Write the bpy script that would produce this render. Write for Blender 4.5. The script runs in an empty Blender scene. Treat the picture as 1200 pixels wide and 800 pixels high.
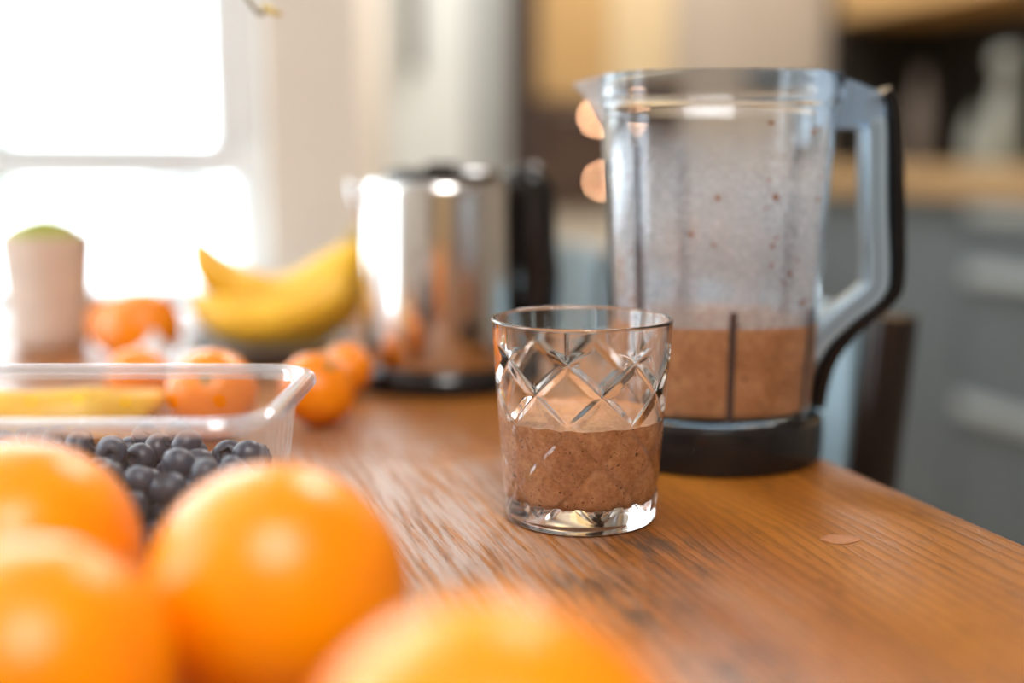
import bpy, bmesh, math, random
from mathutils import Vector, Matrix, noise
from math import sin, cos, pi, radians as R, sqrt, floor

S = bpy.context.scene
COL = S.collection
TOP = 0.75                     # height of the table top
ROOM = R(18)                   # the room and the table stand turned by this angle to the view

# ------------------------------------------------------------------ camera
cd = bpy.data.cameras.new('camera')
cam = bpy.data.objects.new('camera', cd); COL.objects.link(cam)
cam.location = (0, 0, TOP + 0.1585)
cam.rotation_euler = (pi / 2 - math.atan(215 / 1400), 0, 0)
cd.sensor_width = 36; cd.lens = 42
cd.clip_start = 0.02; cd.clip_end = 200
cd.dof.use_dof = True; cd.dof.focus_distance = 0.500; cd.dof.aperture_fstop = 2.0
S.camera = cam

# ------------------------------------------------------------------ world: an even overcast winter sky
w = bpy.data.worlds.new('world'); S.world = w; w.use_nodes = True
bg = w.node_tree.nodes['Background']
bg.inputs[0].default_value = (0.86, 0.94, 1.0, 1); bg.inputs[1].default_value = 4.1
S.view_settings.view_transform = 'Standard'; S.view_settings.look = 'None'
S.view_settings.gamma = 1; S.view_settings.use_curve_mapping = False
S.view_settings.exposure = 1.02
S.cycles.use_denoising = True
S.cycles.max_bounces = 16; S.cycles.transmission_bounces = 14; S.cycles.transparent_max_bounces = 24
S.cycles.diffuse_bounces = 5; S.cycles.glossy_bounces = 6
S.cycles.blur_glossy = 0.6; S.cycles.sample_clamp_indirect = 12

# ------------------------------------------------------------------ helpers
def W(v, u, z=0.0):            # a place in the room: v to the right, u along the table, z up
    return Vector((v * cos(ROOM) - u * sin(ROOM), v * sin(ROOM) + u * cos(ROOM), z))

def tag(o, label=None, cat=None, group=None, kind=None):
    if label: o['label'] = label
    if cat: o['category'] = cat
    if group: o['group'] = group
    if kind: o['kind'] = kind
    return o

def link(name, me, mat=None, parent=None, loc=(0, 0, 0), rot=(0, 0, 0), smooth=False, angle=None):
    o = bpy.data.objects.new(name, me); COL.objects.link(o)
    if mat and not me.materials: me.materials.append(mat)
    if parent: o.parent = parent
    o.location = loc; o.rotation_euler = rot
    if smooth:
        me.shade_smooth()
        if angle is not None: me.set_sharp_from_angle(angle=R(angle))
    return o

def empty(name, loc, rz=0.0):
    o = bpy.data.objects.new(name, None); COL.objects.link(o)
    o.location = loc; o.rotation_euler = (0, 0, rz); o.empty_display_size = 0.02
    return o

def mesh(verts, faces, name='m'):
    me = bpy.data.meshes.new(name); me.from_pydata([tuple(v) for v in verts], [], faces); me.update()
    return me

def fix(me):
    b = bmesh.new(); b.from_mesh(me); bmesh.ops.recalc_face_normals(b, faces=b.faces); b.to_mesh(me); b.free(); return me

def box(x0, x1, y0, y1, z0, z1, bev=0.0, seg=2):
    b = bmesh.new(); bmesh.ops.create_cube(b, size=1)
    for v in b.verts:
        v.co = Vector(((x0 + x1) / 2 + v.co.x * (x1 - x0), (y0 + y1) / 2 + v.co.y * (y1 - y0), (z0 + z1) / 2 + v.co.z * (z1 - z0)))
    if bev > 0: bmesh.ops.bevel(b, geom=b.edges[:], offset=bev, segments=seg, affect='EDGES', profile=0.5)
    me = bpy.data.meshes.new('box'); b.to_mesh(me); b.free(); return me

def lathe(prof, n=64, close=False):
    """prof: (radius, z) from first to last; radius 0 becomes a pole"""
    vs, fs, rings = [], [], []
    for r, z in prof:
        if r < 1e-7: rings.append([len(vs)]); vs.append((0, 0, z))
        else:
            rings.append(list(range(len(vs), len(vs) + n)))
            vs += [(r * cos(2 * pi * k / n), r * sin(2 * pi * k / n), z) for k in range(n)]
    prs = list(zip(rings, rings[1:])) + ([(rings[-1], rings[0])] if close else [])
    for a, b in prs:
        for k in range(n):
            k2 = (k + 1) % n
            if len(a) == 1 and len(b) == 1: continue
            if len(a) == 1: fs.append((a[0], b[k2], b[k]))
            elif len(b) == 1: fs.append((a[k], a[k2], b[0]))
            else: fs.append((a[k], a[k2], b[k2], b[k]))
    return fix(mesh(vs, fs))

def loft(loops, cap0=True, cap1=True, closed=False):
    n = len(loops[0]); vs = [p for l in loops for p in l]; fs = []
    m = len(loops)
    for i in range(m if closed else m - 1):
        for k in range(n):
            k2 = (k + 1) % n; j = (i + 1) % m
            fs.append((i * n + k, i * n + k2, j * n + k2, j * n + k))
    if not closed:
        if cap0: fs.append(tuple(range(n - 1, -1, -1)))
        if cap1: fs.append(tuple(range((m - 1) * n, m * n)))
    return fix(mesh(vs, fs))

def tube(pts, rad, n=12, cap=True):
    """swept round tube; rad a number or a list"""
    pts = [Vector(p) for p in pts]; loops = []
    up = Vector((0, 0, 1)); prev = None
    for i, p in enumerate(pts):
        t = (pts[min(i + 1, len(pts) - 1)] - pts[max(i - 1, 0)]).normalized()
        if prev is None:
            a = t.cross(up if abs(t.z) < 0.9 else Vector((1, 0, 0))).normalized()
        else: a = (prev - t * prev.dot(t)).normalized()
        prev = a; b = t.cross(a); r = rad[i] if isinstance(rad, (list, tuple)) else rad
        loops.append([p + (a * cos(2 * pi * k / n) + b * sin(2 * pi * k / n)) * r for k in range(n)])
    return loft(loops, cap, cap)

def smooth_path(pts, sub=6):
    pts = [Vector(p) for p in pts]; out = []
    for i in range(len(pts) - 1):
        p0, p1, p2, p3 = pts[max(i - 1, 0)], pts[i], pts[i + 1], pts[min(i + 2, len(pts) - 1)]
        for k in range(sub):
            t = k / sub
            out.append(0.5 * ((2 * p1) + (p2 - p0) * t + (2 * p0 - 5 * p1 + 4 * p2 - p3) * t * t + (3 * p1 - p0 - 3 * p2 + p3) * t ** 3))
    out.append(pts[-1]); return out

# ------------------------------------------------------------------ materials
class NT:
    def __init__(s, name):
        s.m = bpy.data.materials.new(name); s.m.use_nodes = True; s.t = s.m.node_tree; s.t.nodes.clear()
        s.out = s.t.nodes.new('ShaderNodeOutputMaterial')
    def n(s, typ, ins=None, **kw):
        nd = s.t.nodes.new(typ)
        for k, v in kw.items(): setattr(nd, k, v)
        for k, v in (ins or {}).items():
            if isinstance(v, bpy.types.NodeSocket): s.t.links.new(v, nd.inputs[k])
            else: nd.inputs[k].default_value = v
        return nd
    def surf(s, sock): s.t.links.new(sock, s.out.inputs[0]); return s.m
    def coords(s, scale=(1, 1, 1), rot=(0, 0, 0), kind='Object'):
        tc = s.n('ShaderNodeTexCoord')
        return s.n('ShaderNodeMapping', {'Vector': tc.outputs[kind], 'Scale': scale, 'Rotation': rot}).outputs[0]
    def noise(s, vec, scale, detail=3, rough=0.55, dist=0.0):
        return s.n('ShaderNodeTexNoise', {'Vector': vec, 'Scale': scale, 'Detail': detail, 'Roughness': rough, 'Distortion': dist}).outputs[0]
    def ramp(s, fac, stops, interp='LINEAR'):
        r = s.n('ShaderNodeValToRGB', {'Fac': fac}); e = r.color_ramp.elements; r.color_ramp.interpolation = interp
        while len(e) < len(stops): e.new(0.5)
        for el, (p, c) in zip(e, stops):
            el.position = p; el.color = (*c, 1) if len(c) == 3 else c
        return r.outputs[0]
    def mix(s, fac, a, b, mode='MIX'):
        m = s.n('ShaderNodeMix', data_type='RGBA', blend_type=mode)
        for k, v in ((0, fac), (6, a), (7, b)):
            if isinstance(v, bpy.types.NodeSocket): s.t.links.new(v, m.inputs[k])
            else: m.inputs[k].default_value = (*v, 1) if isinstance(v, tuple) and len(v) == 3 else v
        return m.outputs[2]
    def math(s, op, a, b=0.0, c=0.0):
        return s.n('ShaderNodeMath', {0: a, 1: b, 2: c}, operation=op).outputs[0]
    def bump(s, h, strength, dist):
        return s.n('ShaderNodeBump', {'Height': h, 'Strength': strength, 'Distance': dist}).outputs[0]
    def pbr(s, **kw):
        return s.n('ShaderNodeBsdfPrincipled', {k.replace('_', ' '): ((*v, 1) if isinstance(v, tuple) and len(v) == 3 and 'Radius' not in k else v) for k, v in kw.items()}).outputs[0]

def plain(name, col, rough=0.5, metal=0.0, var=0.06, scale=8.0, **kw):
    m = NT(name); f = m.noise(m.coords(), scale, 4)
    lo = tuple(max(0, c * (1 - var)) for c in col); hi = tuple(min(1, c * (1 + var)) for c in col)
    return m.surf(m.pbr(Base_Color=m.ramp(f, [(0.3, lo), (0.7, hi)]), Roughness=rough, Metallic=metal, **kw))

def emit(name, col, st):
    m = NT(name); return m.surf(m.n('ShaderNodeEmission', {0: (*col, 1), 1: st}).outputs[0])

def mat_table():
    m = NT('oiled_oak')
    P = m.coords()
    warp = m.noise(m.coords((5, 1.3, 1)), 1.0, 3)
    # broad tone of the boards
    t1 = m.noise(m.coords((26, 1.4, 1)), 1.0, 5, 0.6, 0.4)
    base = m.ramp(t1, [(0.25, (0.215, 0.062, 0.0060)), (0.5, (0.335, 0.108, 0.0105)), (0.78, (0.44, 0.158, 0.018))])
    # growth rings: long cathedral lines
    sep = m.n('ShaderNodeSeparateXYZ', {0: P})
    ring = m.math('ADD', m.math('MULTIPLY', sep.outputs[0], 34.0), m.math('MULTIPLY', warp, 3.6))
    ringl = m.math('FRACT', m.math('MULTIPLY', ring, 5.0))
    ringm = m.ramp(ringl, [(0.0, (0.55,) * 3), (0.12, (0,) * 3), (0.60, (0,) * 3), (0.94, (0.8,) * 3), (1.0, (0.55,) * 3)])
    # pores: short dashes along the grain, crowding the ring lines
    p1 = m.noise(m.coords((1500, 95, 1)), 1.0, 2, 0.5)
    p2 = m.noise(m.coords((620, 32, 1)), 1.0, 3, 0.6)
    por = m.ramp(m.math('ADD', m.math('MULTIPLY', p1, 0.5), m.math('MULTIPLY', p2, 0.5)), [(0.52, (0,) * 3), (0.60, (1,) * 3)])
    dark = m.math('MAXIMUM', m.math('MULTIPLY', por, 0.80), m.math('MULTIPLY', m.math('MULTIPLY', ringm, p2), 1.5))
    patch = m.noise(m.coords((9, 3, 1)), 1.0, 3)
    dark = m.math('MULTIPLY', dark, m.math('ADD', 0.45, patch))
    col = m.mix(m.math('MULTIPLY', dark, 0.85), base, (0.085, 0.030, 0.008))
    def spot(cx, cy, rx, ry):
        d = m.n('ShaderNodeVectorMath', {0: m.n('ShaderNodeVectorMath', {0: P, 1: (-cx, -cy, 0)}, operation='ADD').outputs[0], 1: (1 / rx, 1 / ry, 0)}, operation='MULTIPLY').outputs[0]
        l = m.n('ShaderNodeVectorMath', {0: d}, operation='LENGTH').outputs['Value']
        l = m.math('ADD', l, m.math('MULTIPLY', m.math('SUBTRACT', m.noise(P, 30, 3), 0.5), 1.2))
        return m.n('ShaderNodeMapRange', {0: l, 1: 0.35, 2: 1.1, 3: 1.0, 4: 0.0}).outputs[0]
    # bleached, worn strip; its pale grey also paints in the window's sheen
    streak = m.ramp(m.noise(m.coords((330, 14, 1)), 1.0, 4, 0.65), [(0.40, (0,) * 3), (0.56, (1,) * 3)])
    wear_sheen = m.math('MAXIMUM', spot(.175, .13, .080, .22), m.ramp(m.noise(P, 6.0, 4, 0.6), [(0.62, (0,) * 3), (0.74, (0.25,) * 3)]))
    worn = m.math('MULTIPLY', wear_sheen, streak)
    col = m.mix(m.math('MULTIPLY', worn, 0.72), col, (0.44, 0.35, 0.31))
    # dark water stains in the grain
    st2 = m.ramp(m.noise(m.coords((170, 30, 1)), 1.0, 4, 0.7), [(0.45, (0,) * 3), (0.58, (1,) * 3)])
    stain = m.math('MULTIPLY', m.math('MAXIMUM', spot(.262, .045, .030, .055), m.math('MAXIMUM', spot(.225, -.01, .03, .05), spot(.235, -.075, .025, .03))), st2)
    col = m.mix(m.math('MULTIPLY', stain, 0.8), col, (0.055, 0.035, 0.025))
    rough = m.math('ADD', 0.24, m.math('ADD', m.math('MULTIPLY', dark, 0.20), m.math('MULTIPLY', t1, 0.16)))
    h = m.math('SUBTRACT', m.math('MULTIPLY', p2, 0.35), dark)
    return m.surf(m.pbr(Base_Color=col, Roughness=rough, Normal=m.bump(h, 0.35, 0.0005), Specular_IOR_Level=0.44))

def mat_orange(name, a, b):
    m = NT(name)
    d = m.n('ShaderNodeTexVoronoi', {'Vector': m.coords(), 'Scale': 620.0}).outputs[0]
    f = m.noise(m.coords(), 38, 3)
    col = m.ramp(f, [(0.3, a), (0.7, b)])
    return m.surf(m.pbr(Base_Color=col, Roughness=0.26, Specular_IOR_Level=0.38, Subsurface_Weight=0.05, Subsurface_Radius=(0.012, 0.004, 0.001),
                        Subsurface_Scale=0.6, Normal=m.bump(d, 0.35, 0.0006)))

def mat_thin(name, tint, white, base, edge, rough=0.06):
    """clear thin plastic: part see-through, part glossy, slightly milky"""
    m = NT(name)
    lw = m.n('ShaderNodeLayerWeight', {'Blend': 0.35}).outputs['Facing']
    fac = m.math('ADD', base, m.math('MULTIPLY', m.math('POWER', lw, 2.0), edge))
    tr = m.n('ShaderNodeBsdfTransparent', {0: (*tint, 1)}).outputs[0]
    sh = m.pbr(Base_Color=white, Roughness=rough, Specular_IOR_Level=0.8, Coat_Weight=0.6, Coat_Roughness=0.03)
    return m.surf(m.n('ShaderNodeMixShader', {0: fac, 1: tr, 2: sh}).outputs[0])

def mat_rim(name):
    m = NT(name)
    lw = m.n('ShaderNodeLayerWeight', {'Blend': 0.4}).outputs['Facing']
    tr = m.n('ShaderNodeBsdfTransparent', {0: (.97, .97, .97, 1)}).outputs[0]
    df = m.n('ShaderNodeMixShader', {0: 0.5, 1: m.n('ShaderNodeBsdfDiffuse', {0: (.85, .85, .88, 1)}).outputs[0], 2: m.n('ShaderNodeBsdfTranslucent', {0: (.85, .85, .88, 1)}).outputs[0]}).outputs[0]
    gs = m.n('ShaderNodeBsdfGlossy', {0: (.95, .95, .98, 1), 'Roughness': 0.10}).outputs[0]
    a = m.n('ShaderNodeMixShader', {0: 0.16, 1: tr, 2: df}).outputs[0]
    return m.surf(m.n('ShaderNodeMixShader', {0: m.math('ADD', 0.13, m.math('MULTIPLY', m.math('POWER', lw, 2.0), 0.5)), 1: a, 2: gs}).outputs[0])

def mat_glass(name, col, rough=0.0, ior=1.5):
    m = NT(name)
    return m.surf(m.n('ShaderNodeBsdfGlass', {0: (*col, 1), 1: rough, 2: ior}).outputs[0])

def mat_smoothie():
    m = NT('smoothie'); P = m.coords()
    f = m.math('ADD', m.math('MULTIPLY', m.noise(P, 70, 4, 0.65), 0.5), m.math('MULTIPLY', m.noise(P, 420, 3, 0.7), 0.5))
    col = m.ramp(f, [(0.34, (0.36, 0.142, 0.053)), (0.5, (0.55, 0.245, 0.102)), (0.66, (0.72, 0.385, 0.185))])
    for sc, th, pk in ((330.0, 0.24, 0.40), (620.0, 0.24, 0.40), (170.0, 0.17, 0.40)):
        v = m.n('ShaderNodeTexVoronoi', {'Vector': P, 'Scale': sc, 'Randomness': 1.0})
        pick = m.math('LESS_THAN', m.noise(P, sc * .9, 1), pk)
        sp = m.math('MULTIPLY', m.math('LESS_THAN', v.outputs[0], th), pick)
        col = m.mix(m.math('MULTIPLY', sp, 0.8), col, (0.060, 0.018, 0.010))
    return m.surf(m.pbr(Base_Color=col, Roughness=0.42, Subsurface_Weight=0.15, Subsurface_Radius=(0.004, 0.002, 0.001), Subsurface_Scale=0.5,
                        Normal=m.bump(f, 0.25, 0.0006)))

def mat_film():
    m = NT('smoothie_residue'); P = m.coords()
    sep = m.n('ShaderNodeSeparateXYZ', {0: P})
    f = m.noise(m.coords((1, 1, 0.6)), 55, 6, 0.7)
    g = m.noise(P, 420, 3, 0.7)
    up = m.n('ShaderNodeMapRange', {0: sep.outputs[2], 1: 0.145, 2: 0.176, 3: 1.0, 4: 0.0}).outputs[0]
    cover = m.math('MULTIPLY', m.math('ADD', 0.38, m.math('ADD', m.math('MULTIPLY', m.ramp(f, [(0.38, (0,) * 3), (0.66, (1,) * 3)]), 0.30), m.math('MULTIPLY', m.ramp(g, [(0.46, (0,) * 3), (0.62, (1,) * 3)]), 0.26))), up)
    v = m.n('ShaderNodeTexVoronoi', {'Vector': P, 'Scale': 120.0})
    sp = m.math('MULTIPLY', m.math('LESS_THAN', v.outputs[0], 0.22), m.math('LESS_THAN', m.noise(P, 90, 1), 0.44))
    col = m.mix(sp, m.ramp(f, [(0.3, (0.76, 0.79, 0.83)), (0.7, (0.68, 0.63, 0.61))]), (0.30, 0.10, 0.03))
    fac = m.math('MAXIMUM', cover, m.math('MULTIPLY', sp, 0.8))
    df = m.n('ShaderNodeMixShader', {0: 0.55, 1: m.n('ShaderNodeBsdfDiffuse', {0: col}).outputs[0], 2: m.n('ShaderNodeBsdfTranslucent', {0: col}).outputs[0]}).outputs[0]
    return m.surf(m.n('ShaderNodeMixShader', {0: fac, 1: m.n('ShaderNodeBsdfTransparent').outputs[0], 2: df}).outputs[0])

def mat_berry():
    m = NT('blueberry_skin'); P = m.coords()
    r = m.n('ShaderNodeObjectInfo').outputs['Random']
    f = m.noise(P, 260, 4, 0.6)
    col = m.ramp(f, [(0.34, (0.014, 0.017, 0.028)), (0.60, (0.055, 0.068, 0.100)), (0.78, (0.15, 0.178, 0.225))])
    col = m.mix(m.math('MULTIPLY', r, 0.5), col, (0.030, 0.014, 0.022))
    return m.surf(m.pbr(Base_Color=col, Roughness=0.40, Specular_IOR_Level=0.45))

def mat_wood(name, a, b, rough=0.45, sc=(14, 14, 1.2)):
    m = NT(name); f = m.noise(m.coords(sc), 1.0, 5, 0.6, 0.6)
    return m.surf(m.pbr(Base_Color=m.ramp(f, [(0.3, a), (0.7, b)]), Roughness=rough))

def mat_slat():
    m = NT('blind_slat'); f = m.noise(m.coords(), 20, 2); c = m.ramp(f, [(0.3, (.82, .84, .86)), (0.7, (.86, .88, .90))])
    return m.surf(m.n('ShaderNodeMixShader', {0: 0.45, 1: m.n('ShaderNodeBsdfDiffuse', {0: c}).outputs[0], 2: m.n('ShaderNodeBsdfTranslucent', {0: c}).outputs[0]}).outputs[0])

def mat_banana():
    m = NT('banana_skin'); f = m.noise(m.coords(), 30, 4); g = m.noise(m.coords(), 160, 2)
    col = m.ramp(f, [(0.3, (0.72, 0.36, 0.012)), (0.65, (0.84, 0.50, 0.035))])
    col = m.mix(m.ramp(g, [(0.66, (0,) * 3), (0.74, (0.6,) * 3)]), col, (0.30, 0.13, 0.02))
    return m.surf(m.pbr(Base_Color=col, Roughness=0.45, Subsurface_Weight=0.1, Subsurface_Radius=(0.01, 0.006, 0.001), Subsurface_Scale=0.5))

M = dict(
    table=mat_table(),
    orange=mat_orange('orange_peel', (0.90, 0.250, 0.0004), (0.95, 0.305, 0.0006)),
    mandarin=mat_orange('mandarin_peel', (0.82, 0.20, 0.001), (0.90, 0.26, 0.002)),
    calyx=plain('orange_calyx', (0.20, 0.17, 0.05), 0.7),
    punnet=mat_thin('punnet_plastic', (0.97, 0.97, 0.97), (0.84, 0.84, 0.86), 0.055, 0.40),
    punnet_rim=mat_rim('punnet_rim_plastic'),
    glass=mat_glass('tumbler_glass', (1.0, 1.0, 0.995), 0.0, 1.5),
    jar=mat_glass('jar_plastic', (0.97, 0.985, 1.0), 0.015, 1.38),
    jarsolid=mat_thin('jar_bracket_plastic', (0.62, 0.76, 0.88), (0.42, 0.56, 0.70), 0.40, 0.5), lip=mat_thin('jar_lip_plastic', (0.93, 0.95, 0.97), (0.75, 0.77, 0.80), 0.14, 0.6),
    smoothie=mat_smoothie(), dried=plain('dried_smoothie', (0.38, 0.155, 0.065), 0.5, var=0.15, scale=400), film=mat_film(), berry=mat_berry(),
    crown=plain('blueberry_crown', (0.030, 0.028, 0.034), 0.7),
    black=plain('black_plastic', (0.009, 0.008, 0.008), 0.16, var=0.1, Specular_IOR_Level=0.4),
    blackm=plain('dark_chair_wood', (0.016, 0.011, 0.009), 0.18, var=0.2, Specular_IOR_Level=0.4),
    rib=mat_thin('jar_rib_plastic', (0.35, 0.30, 0.31), (0.13, 0.10, 0.11), 0.60, 0.3),
    steel=plain('brushed_steel', (0.66, 0.63, 0.60), 0.17, 1.0, 0.05, 30),
    blade=plain('blade_steel', (0.55, 0.55, 0.55), 0.25, 1.0),
    handle_clear=plain('handle_silver_plastic', (0.36, 0.48, 0.57), 0.22, 0.35, 0.04),
    groove=plain('handle_groove', (0.12, 0.17, 0.22), 0.3),
    banana=mat_banana(), banana_tip=plain('banana_tip', (0.16, 0.085, 0.02), 0.8),
    banana_stem=plain('banana_crown', (0.40, 0.27, 0.07), 0.7),
    plate=plain('slate_glaze', (0.17, 0.19, 0.215), 0.16),
    bulb=plain('bulb_skin', (0.66, 0.65, 0.66), 0.4),
    pot=plain('pot_ceramic', (0.70, 0.60, 0.52), 0.65, var=0.08, scale=20), soil=plain('potting_soil', (0.05, 0.035, 0.025), 0.9),
    potdark=plain('pot_clay_foot', (0.42, 0.30, 0.21), 0.75),
    moss=plain('moss', (0.42, 0.44, 0.05), 0.8, var=0.35, scale=90),
    wall=plain('wall_cream', (0.78, 0.72, 0.635), 0.85, var=0.02), wallr=plain('wall_warm_brown', (0.36, 0.27, 0.19), 0.85, var=0.03), wallw=plain('wall_white', (0.76, 0.74, 0.70), 0.85, var=0.02),
    ceil=plain('ceiling_white', (0.80, 0.79, 0.77), 0.9, var=0.02),
    frame=plain('window_white', (0.80, 0.83, 0.85), 0.4, var=0.02), slat=mat_slat(),
    pane=mat_thin('window_pane', (0.97, 0.985, 0.98), (0.8, 0.85, 0.85), 0.015, 0.35, 0.02),
    floor=mat_wood('floor_boards', (0.22, 0.14, 0.08), (0.34, 0.22, 0.13), 0.4, (9, 0.8, 1)),
    snow=plain('snow', (0.86, 0.88, 0.92), 0.9, var=0.03, scale=0.6),
    cabinet=plain('cabinet_grey_blue', (0.130, 0.172, 0.205), 0.42, var=0.04), handle=plain('drawer_rail', (0.50, 0.60, 0.65), 0.35, 0.2),
    worktop=mat_wood('worktop_oak', (0.42, 0.28, 0.14), (0.55, 0.39, 0.21), 0.35, (20, 1.5, 1)),
    splash=plain('black_splashback', (0.020, 0.018, 0.016), 0.3),
    oak=mat_wood('cabinet_oak', (0.42, 0.265, 0.105), (0.52, 0.34, 0.15), 0.45), oakl=mat_wood('cabinet_oak_light', (0.56, 0.44, 0.26), (0.66, 0.53, 0.33), 0.5),
    beige=plain('beige_panel', (0.44, 0.385, 0.32), 0.55, var=0.03), fridge=plain('fridge_enamel', (0.74, 0.79, 0.77), 0.35, var=0.02),
    fridgeside=plain('fridge_side', (0.38, 0.41, 0.40), 0.4, var=0.03),
    brown=plain('dark_brown_panel', (0.060, 0.043, 0.036), 0.35), oven=plain('oven_glass', (0.085, 0.055, 0.042), 0.12),
    creamp=plain('cream_drawer_front', (0.62, 0.57, 0.47), 0.5),
    chair=plain('chair_blue_fabric', (0.30, 0.43, 0.51), 0.40, var=0.08, scale=120),
    bottle=mat_thin('bottle_glass', (0.75, 0.80, 0.76), (0.62, 0.68, 0.66), 0.45, 0.4), bottled=plain('dark_bottle', (0.13, 0.11, 0.095), 0.25),
    warm=emit('warm_bulb', (1.0, 0.52, 0.28), 30.0), twig=plain('dry_twig', (0.22, 0.16, 0.08), 0.8), bud=plain('twig_bud', (0.62, 0.48, 0.16), 0.7),
    bark=plain('bark', (0.14, 0.10, 0.08), 0.9), crownleaf=plain('winter_tree', (0.16, 0.19, 0.15), 0.9, var=0.3, scale=3),
)

def rbox(name, mat, v0, v1, u0, u1, z0, z1, parent=None, bev=0.0, kind=None):
    """box standing in the room frame; origin at its base centre"""
    me = box(-(v1 - v0) / 2, (v1 - v0) / 2, -(u1 - u0) / 2, (u1 - u0) / 2, 0, z1 - z0, bev)
    c = ((v0 + v1) / 2, (u0 + u1) / 2, z0)
    if parent: o = link(name, me, mat, parent, (c[0] - parent['_v'], c[1] - parent['_u'], c[2] - parent['_z']))
    else: o = link(name, me, mat, None, W(*c), (0, 0, ROOM))
    o['_v'], o['_u'], o['_z'] = c
    if parent and parent.type == 'MESH': pass
    if kind: o['kind'] = kind
    return o

def rthing(name, v, u, z):
    o = empty(name, W(v, u, z), ROOM); o['_v'], o['_u'], o['_z'] = v, u, z
    return o

# ================================================================== THE SETTING
FARU, WINU, LEFTV, RIGHTV, REARU, CEIL = 3.75, 1.30, -1.70, 2.42, -2.30, 2.50
WT = 0.16
rbox('floor', M['floor'], LEFTV - .2, RIGHTV + .2, REARU - .2, FARU + .2, -0.05, 0, kind='structure')
rbox('ceiling', M['ceil'], LEFTV - .2, RIGHTV + .2, REARU - .2, FARU + .2, CEIL, CEIL + .05, kind='structure')

def wall_with_hole(name, mat, horiz, c0, c1, a0, a1, h0, h1, z0, z1):
    """a wall slab (a0..a1 along, c0..c1 across) with one opening h0..h1, z0..z1, as one mesh"""
    b = bmesh.new()
    for (p0, p1, q0, q1) in ((a0, h0, 0, CEIL), (h1, a1, 0, CEIL), (h0, h1, 0, z0), (h0, h1, z1, CEIL)):
        if p1 - p0 < 1e-4 or q1 - q0 < 1e-4: continue
        me = box(p0, p1, c0, c1, q0, q1) if horiz else box(c0, c1, p0, p1, q0, q1)
        b.from_mesh(me); bpy.data.meshes.remove(me)
    me = bpy.data.meshes.new(name); b.to_mesh(me); b.free()
    return tag(link(name, me, mat, None, (0, 0, 0), (0, 0, ROOM)), kind='structure')

WX0, WX1, WZ0, WZ1 = -1.30, 0.150, 0.755, 2.44
wall_with_hole('wall_window', M['wall'], True, WINU, WINU + WT, LEFTV - .2, 0.246, WX0, WX1, WZ0, WZ1)
wall_with_hole('wall_left', M['wallw'], False, LEFTV - WT, LEFTV, REARU, WINU, 0.58, 1.20, 0.55, 2.40)
rbox('wall_rear', M['wallr'], LEFTV - .2, RIGHTV + .2, REARU - WT, REARU, 0, CEIL, kind='structure')
d1 = rbox('reflection_panel_1', M['oak'], -.95, -.15, REARU + .001, REARU + .035, 0, 2.05, bev=.004, kind='structure')  # unseen door-shaped panel, added for a tan stripe in the kettle's reflection
link('door_handle', tube([(.32, .03, 1.0), (.32, .07, 1.0), (.22, .07, 1.0)], .009, 10), M['blade'], d1)
d2 = rbox('reflection_panel_2', M['brown'], .35, 1.05, REARU + .001, REARU + .035, 0, 2.05, bev=.004, kind='structure')  # unseen dark door-shaped panel, added so the kettle mirrors a brown stripe
link('door_handle', tube([(-.28, .03, 1.0), (-.28, .07, 1.0), (-.18, .07, 1.0)], .009, 10), M['blade'], d2)
def ceiling_lamp(v, u, rad, mat, label):
    t = empty('ceiling_lamp', W(v, u, CEIL), ROOM); tag(t, label, 'lamp', 'round ceiling lamps')
    link('housing', lathe([(0, -.0005), (rad, -.0005), (rad, -.045), (rad * .97, -.050), (rad * .97, -.040), (0, -.040)], 48), M['frame'], t, smooth=True, angle=40)
    link('diffuser', lathe([(rad * .955, -.0405), (rad * .955, -.052), (rad * .8, -.060), (0, -.064), (0, -.0405)], 48), mat, t, smooth=True, angle=60)
ceiling_lamp(-.02, -.75, .42, emit('lamp_diffuser', (1.0, .97, .93), 14.5), 'round white ceiling lamp above the table')
ceiling_lamp(1.25, 2.55, .26, emit('kitchen_fill_diffuser', (1.0, .97, .94), 33.0), 'round white ceiling lamp added above the kitchen floor as fill light')  # unseen lamp, added to brighten the kitchen
rbox('wall_far', M['wall'], 0.40, RIGHTV + .2, FARU, FARU + .1, 0, CEIL, kind='structure')
rbox('wall_right', M['beige'], RIGHTV, RIGHTV + .1, REARU, FARU, 0, CEIL, kind='structure')
pw = [(.166, WINU + WT), (.246, WINU + WT), (.52, 3.10), (.42, 3.10)]
link('wall_passage', fix(mesh([(a, b_, 0) for a, b_ in pw] + [(a, b_, CEIL) for a, b_ in pw], [(0, 1, 2, 3), (4, 5, 6, 7), (0, 1, 5, 4), (1, 2, 6, 5), (2, 3, 7, 6), (3, 0, 4, 7)])), M['wall'], None, (0, 0, 0), (0, 0, ROOM))
bpy.data.objects['wall_passage']['kind'] = 'structure'
rbox('trim_1', M['frame'], WX0 - .05, WX1 + .0, WINU - .10, WINU + WT, WZ0 - .03, WZ0, bev=.004, kind='structure')   # window board

rbox('wall_column', M['wall'], .42, .662, 3.102, FARU - .001, 0, CEIL, kind='structure')
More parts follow.
